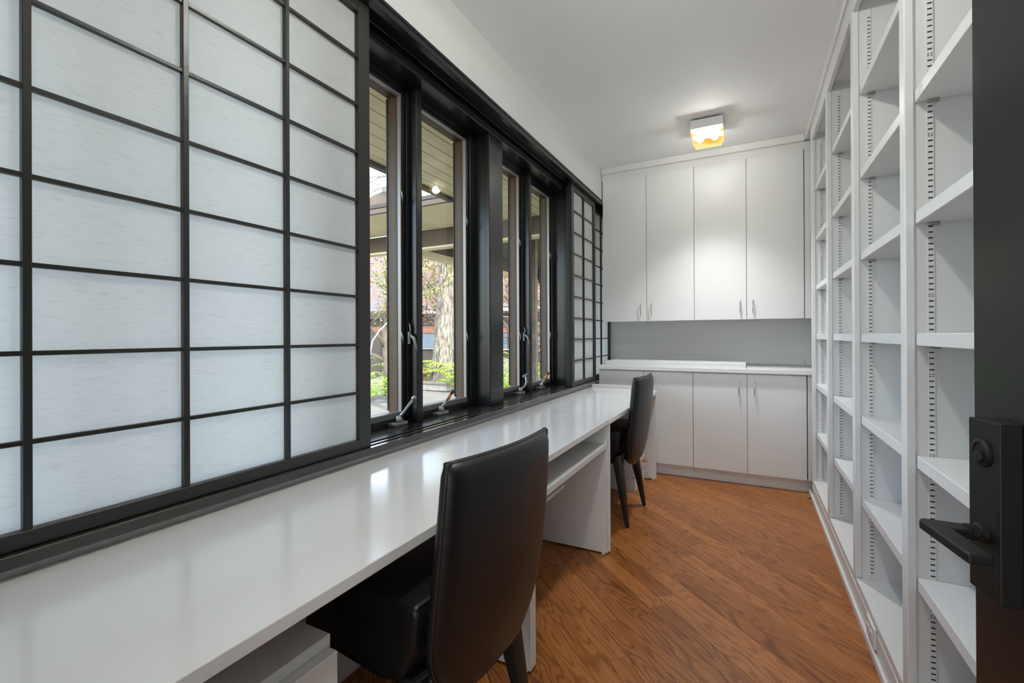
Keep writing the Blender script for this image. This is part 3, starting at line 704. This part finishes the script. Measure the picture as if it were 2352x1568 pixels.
po = thing('wood_post', 'weathered square post carrying the walkway roof outside the far window', 'post', (-2.52, 5.55, GZ))
B('post_shaft', 'branch', -2.56, -2.49, 5.50, 5.58, GZ+.0005, 2.504, po, bev=.006)
po2 = thing('wood_post', 'square brown post at the outer end of the walkway roof', 'post', (-9.3, 4.6, GZ))
B('post_shaft', 'brown_paint', -9.36, -9.24, 4.55, 4.65, GZ+.0005, 2.2995-.025, po2, bev=.006)
# curved garden gate top with its globe
gt = thing('gate_ornament', 'brown scalloped gate beam with a silver globe on top', 'gate', (-5.6, 5.58, GZ+.055))
pr = []
for q in range(0, 33):
    xx = -6.6+q*.064; pr.append((xx, 3.36+.11*math.cos((xx+5.0)*3.0)))
pr2 = [(x, 3.05+.10*math.cos((x+5.35)*4.2)) for x, _ in reversed(pr)]
MB().prism(pr+pr2, 5.45, 5.53, 'y').build('scalloped_board', 'brown_paint', gt)
B('lower_beam', 'brown_paint', -6.7, -4.5, 5.435, 5.5355, 2.86, 2.96, gt, bev=.004)
for xx in (-6.55, -4.64): B('gate_post', 'brown_paint', xx-.05, xx+.05, 5.536, 5.636, GZ+.055, 3.30, gt, bev=.004)
MB().lathe([(.0, -.135)]+[(.135*math.sin(math.pi*k/14), -.135*math.cos(math.pi*k/14)) for k in range(1, 14)]+[(.0, .135)], n=24).build('globe', 'globe_metal', gt, (-5.0, 5.49, 3.56), smooth=True)

def rvec(r): 
    while True:
        v = Vector((r.uniform(-1, 1), r.uniform(-1, 1), r.uniform(-1, 1)))
        if .01 < v.length < 1: return v.normalized()
def leaves(name, mat, parent, pts, size, r, at):
    m = MB()
    for p in pts:
        a = rvec(r); b = a.cross(rvec(r)).normalized(); s_ = size*r.uniform(.6, 1.3); p = Vector(p)
        m.quad(p-b*s_*.35, p+a*s_*.5+b*s_*.1, p+b*s_*.35+a*s_*.55, p+a*s_)
    o = m.build(name, mat, parent, at, fixn=False); o['kind'] = 'stuff'; return o
def branchy(m, p, d, ln, rad, depth, r, tips, split=3):
    q = p; pts = [p]; dd_ = d.copy()
    for _ in range(4):
        dd_ = (dd_ + rvec(r)*.22 + Vector((0, 0, .05))).normalized(); q = q + dd_*ln/4; pts.append(q)
    m.tube(pts, [rad*(1-.13*i) for i in range(5)], 5 if depth < 3 else 7)
    tips += pts[1:] if depth <= 1 else []
    if depth == 0: return
    for k in range(split):
        nd = (dd_ + rvec(r)*.85).normalized(); branchy(m, pts[r.choice((2, 3, 4))], nd, ln*r.uniform(.55, .8), rad*.5, depth-1, r, tips, split)
# big pale trunk
r = random.Random(21)
tt = thing('garden_tree', 'large pale-barked tree trunk rising behind the stone lantern', 'tree', (-6.78, 9.28, GZ))
prof = [(.42, -.02), (.35, .10), (.29, .30), (.255, .7), (.235, 1.4), (.215, 2.2), (.19, 3.2), (.165, 4.2)]
m = MB(); pts = [(0.01*i*i*.6, .0, z) for i, (_, z) in enumerate(prof)]
m.tube(pts, [q for q, _ in prof], 18); m.build('trunk', 'bark', tt, (-6.78, 9.28, GZ), smooth=True)
m = MB(); tips = []
for d_, z_ in ((Vector((.75, .2, .8)), 2.9), (Vector((-.8, .1, .75)), 3.2), (Vector((.2, -.6, .9)), 3.9), (Vector((-.2, .5, 1)), 4.1)):
    branchy(m, Vector((.15, 0, z_)), d_.normalized(), 1.5, .09, 3, r, tips)
m.build('branches', 'branch', tt, (-6.78, 9.28, GZ), fixn=False, smooth=True)
def bare_tree(label, x, y, h, lean, leafmat, nleaf, size, seed, split=3):
    r = random.Random(seed); t = thing('bare_tree', label, 'tree', (x, y, GZ), 'winter trees in the garden'); m = MB(); tips = []
    p0 = Vector((0, 0, -.02)); p1 = Vector((lean, .1, h*.35)); m.tube([p0, p0.lerp(p1, .5)+Vector((.05, 0, 0)), p1], [.12, .10, .085], 8)
    for k in range(5):
        branchy(m, p0.lerp(p1, r.uniform(.4, 1)), (Vector((r.uniform(-1, 1), r.uniform(-1, 1), r.uniform(.2, 1.0)))).normalized(), h*.32, .05, 3, r, tips, split)
    m.build('branches', 'branch', t, (x, y, GZ), fixn=False, smooth=True)
    pts = []
    for _ in range(nleaf):
        p = r.choice(tips); pts.append(p + rvec(r)*r.uniform(0, .28))
    leaves('foliage', leafmat, t, pts, size, r, (x, y, GZ)); return t
bare_tree('leafy green and orange tree beyond the nearest window', -6.9, 7.55, 4.2, -.2, 'leaf_mixed', 5200, .075, 4)
bare_tree('bare russet tree behind the large trunk', -8.2, 12.2, 5.0, .3, 'leaf_russet', 2600, .08, 9)
bare_tree('thin bare tree right of the large trunk', -5.75, 10.7, 4.2, .5, 'leaf_russet', 700, .07, 14)
bare_tree('bare russet tree seen through the third window', -5.4, 11.6, 4.6, -.3, 'leaf_russet', 2400, .075, 17)
bare_tree('bare tree farther right beyond the far window', -4.4, 10.8, 4.4, .2, 'leaf_russet', 1800, .075, 25)
# ferns
def make_fern(mat, seed):
    r = random.Random(seed); m = MB()
    for k in range(15):
        a = 2*math.pi*k/15+r.uniform(-.2, .2); L_ = r.uniform(.5, .75); up = r.uniform(.75, 1.25); prev = None
        for i in range(15):
            s = i/14; rr = L_*s; z = up*.62*L_*1.4*(s-.62*s*s)*1.6
            c = Vector((rr*math.cos(a), rr*math.sin(a), z)); w = .13*math.sin(math.pi*min(1, s*.9+.12))
            sd = Vector((-math.sin(a), math.cos(a), 0)); fw = Vector((math.cos(a), math.sin(a), 0))
            if i > 1:
                for q in (-1, 1):
                    m.quad(c, c+sd*q*w*.5+fw*.02+Vector((0, 0, .004)), c+sd*q*w+fw*.035-Vector((0, 0, .02)), c+sd*q*w*.5-fw*.012)
    me = m.mesh('fern_fronds', fixn=False); me.materials.append(MAT[mat]); return me
fm = [make_fern('leaf_lime', 1), make_fern('leaf_green', 2)]
FP = [('bright fern beside the rocks beyond the nearest window', -6.45, 6.86, 1.5, 0), ('smaller bright fern left of the rocks', -6.95, 7.05, .95, 0),
      ('fern just left of the tree trunk', -7.35, 9.05, 1.6, 0), ('darker fern behind the tree trunk on the left', -7.9, 9.9, 1.7, 1),
      ('tall fern right of the tree trunk', -5.98, 9.15, 1.75, 0), ('fern in front of the trunk on the right', -5.85, 8.75, .8, 0), ('dark fern behind the trunk on the right', -6.25, 10.2, 1.7, 1),
      ('fern beyond the far window', -3.62, 8.25, 1.6, 0), ('low fern at the foot of the third window view', -4.75, 8.9, 1.1, 0), ('fern under the russet tree', -4.9, 10.2, 1.2, 1)]
for lab, x, y, s, k in FP:
    o = place('fern', fm[k], None, None, (x, y, GZ+.05)); o.scale = (s, s, s); o.rotation_euler.z = x*7; tag(o, lab, 'fern', 'ferns in the garden bed')
r = random.Random(8); pts = []
for _ in range(5200):
    x = r.uniform(-7.6, -4.0); y = r.uniform(9.2, 10.4); pts.append((x+5.8, y-9.8, r.uniform(.0, .17)))
gc = leaves('ground_cover', 'leaf_lime', None, pts, .07, r, (-5.8, 9.8, GZ)); tag(gc, 'low yellow-green ground cover round the foot of the tree', 'ground cover')
def rock(label, x, y, sx, sy, sz, seed):
    r = random.Random(seed); bm = bmesh.new(); bmesh.ops.create_icosphere(bm, subdivisions=3, radius=1)
    ph = [rvec(r) for _ in range(7)]; am = [r.uniform(.05, .16) for _ in ph]
    for v in bm.verts:
        d = sum(a*math.sin(3.2*v.co.dot(p)+i) for i, (p, a) in enumerate(zip(ph, am))); v.co *= 1+d
        v.co = Vector((v.co.x*sx, v.co.y*sy, max(-.3, v.co.z)*sz))
    me = bpy.data.meshes.new('rock'); bm.to_mesh(me); bm.free(); o = place('garden_rock', me, 'rock_grey', None, (x, y, GZ+.25*sz)); tag(o, label, 'rock', 'rocks in the garden')
rock('dark rock behind the patio under the bright fern', -7.35, 7.62, .30, .25, .24, 3)
rock('rounded tan rock beside the dark rock', -6.95, 7.85, .24, .2, .2, 5)
rock('low rock behind the two front rocks', -7.75, 8.2, .4, .3, .28, 6)
rock('tall pale boulder seen through the third window', -5.35, 10.25, .36, .3, .62, 9)
ln = thing('stone_lantern', 'small rusty garden lantern on the stone step', 'lantern', (-6.98, 8.85, GZ+.245))
MB().lathe([(.11, 0), (.12, .02), (.07, .05), (.065, .07)], n=16).build('lantern_base', 'rust_iron', ln, (-6.98, 8.85, GZ+.2455), smooth=False)
MB().lathe([(.075, 0), (.085, .05), (.075, .10)], n=6).build('lantern_body', 'rust_iron', ln, (-6.98, 8.85, GZ+.3158), smooth=False)
MB().lathe([(.15, 0), (.14, .02), (.06, .07), (.03, .08), (.02, .11)], n=16).build('lantern_cap', 'rust_iron', ln, (-6.98, 8.85, GZ+.416), smooth=False)
hp = [(-5.93, 5.95, GZ+.04), (-5.90, 5.96, .75), (-5.84, 5.99, 1.12), (-5.72, 6.05, 1.31), (-5.58, 6.12, 1.46), (-5.44, 6.18, 1.53), (-5.29, 6.27, 1.42), (-5.19, 6.33, 1.03), (-5.16, 6.35, GZ+.04)]
ho = tube_obj('garden_hoop', 'hose_white', hp, .012, None, 8); tag(ho, 'thin white hoop arching over the patio', 'hoop')
fn = thing('garden_fence', 'dark low fence with a wide top rail behind the left tree', 'fence', (-9.5, 9.6, GZ))
B('top_rail', 'house_brown', -13.5, -8.1, 9.95, 10.15, 1.70, 1.90, fn, bev=.005)
for k in range(12): B('fence_board', 'house_brown', -13.4+k*.44, -13.4+k*.44+.42, 10.02, 10.06, GZ+.001, 1.36, fn, bev=.004)
for k in range(4): B('fence_post', 'house_brown', -13.4+k*1.7, -13.28+k*1.7, 9.99, 10.09, GZ+.001, 1.70, fn, bev=.004)
hs = thing('neighbour_house', 'dark neighbouring house with a shingled roof behind the trees', 'house', (-8, 15, GZ))
B('house_wall', 'house_brown', -18, -1.5, 15.6, 21.6, GZ+.001, 2.2, hs, bev=0)
for k in range(10): B('brick_panel', 'house_brick', -17.9+k*1.62, -16.32+k*1.62, 15.55, 15.6, 1.32, 1.62, hs, bev=.004)
for k in range(10): B('blue_panel', 'house_blue', -17.9+k*1.62, -16.32+k*1.62, 15.52, 15.6, .72, 1.30, hs, bev=.004)
B('skirting', 'white_gutter', -18, -1.5, 15.50, 15.6, .66, .70, hs, bev=.003)
B('gutter', 'white_gutter', -18.3, -1.2, 14.95, 15.1, 2.12, 2.24, hs, bev=.01)
m = MB(); m.prism([(15.0, 2.22), (15.0, 2.30), (18.6, 6.2), (22.2, 2.3), (22.2, 2.22)], -18.4, -1.2, 'x'); m.build('roof', 'roof_shingle', hs)
for xx in (-14.5, -11.6, -8.0, -5.0): 
    w_ = B('window', 'window_glass', xx, xx+1.0, 15.54, 15.595, 1.70, 2.08, hs, bev=0); B('window_bar', 'white_gutter', xx+.48, xx+.52, 15.53, 15.54, 1.70, 2.08, w_, bev=0)
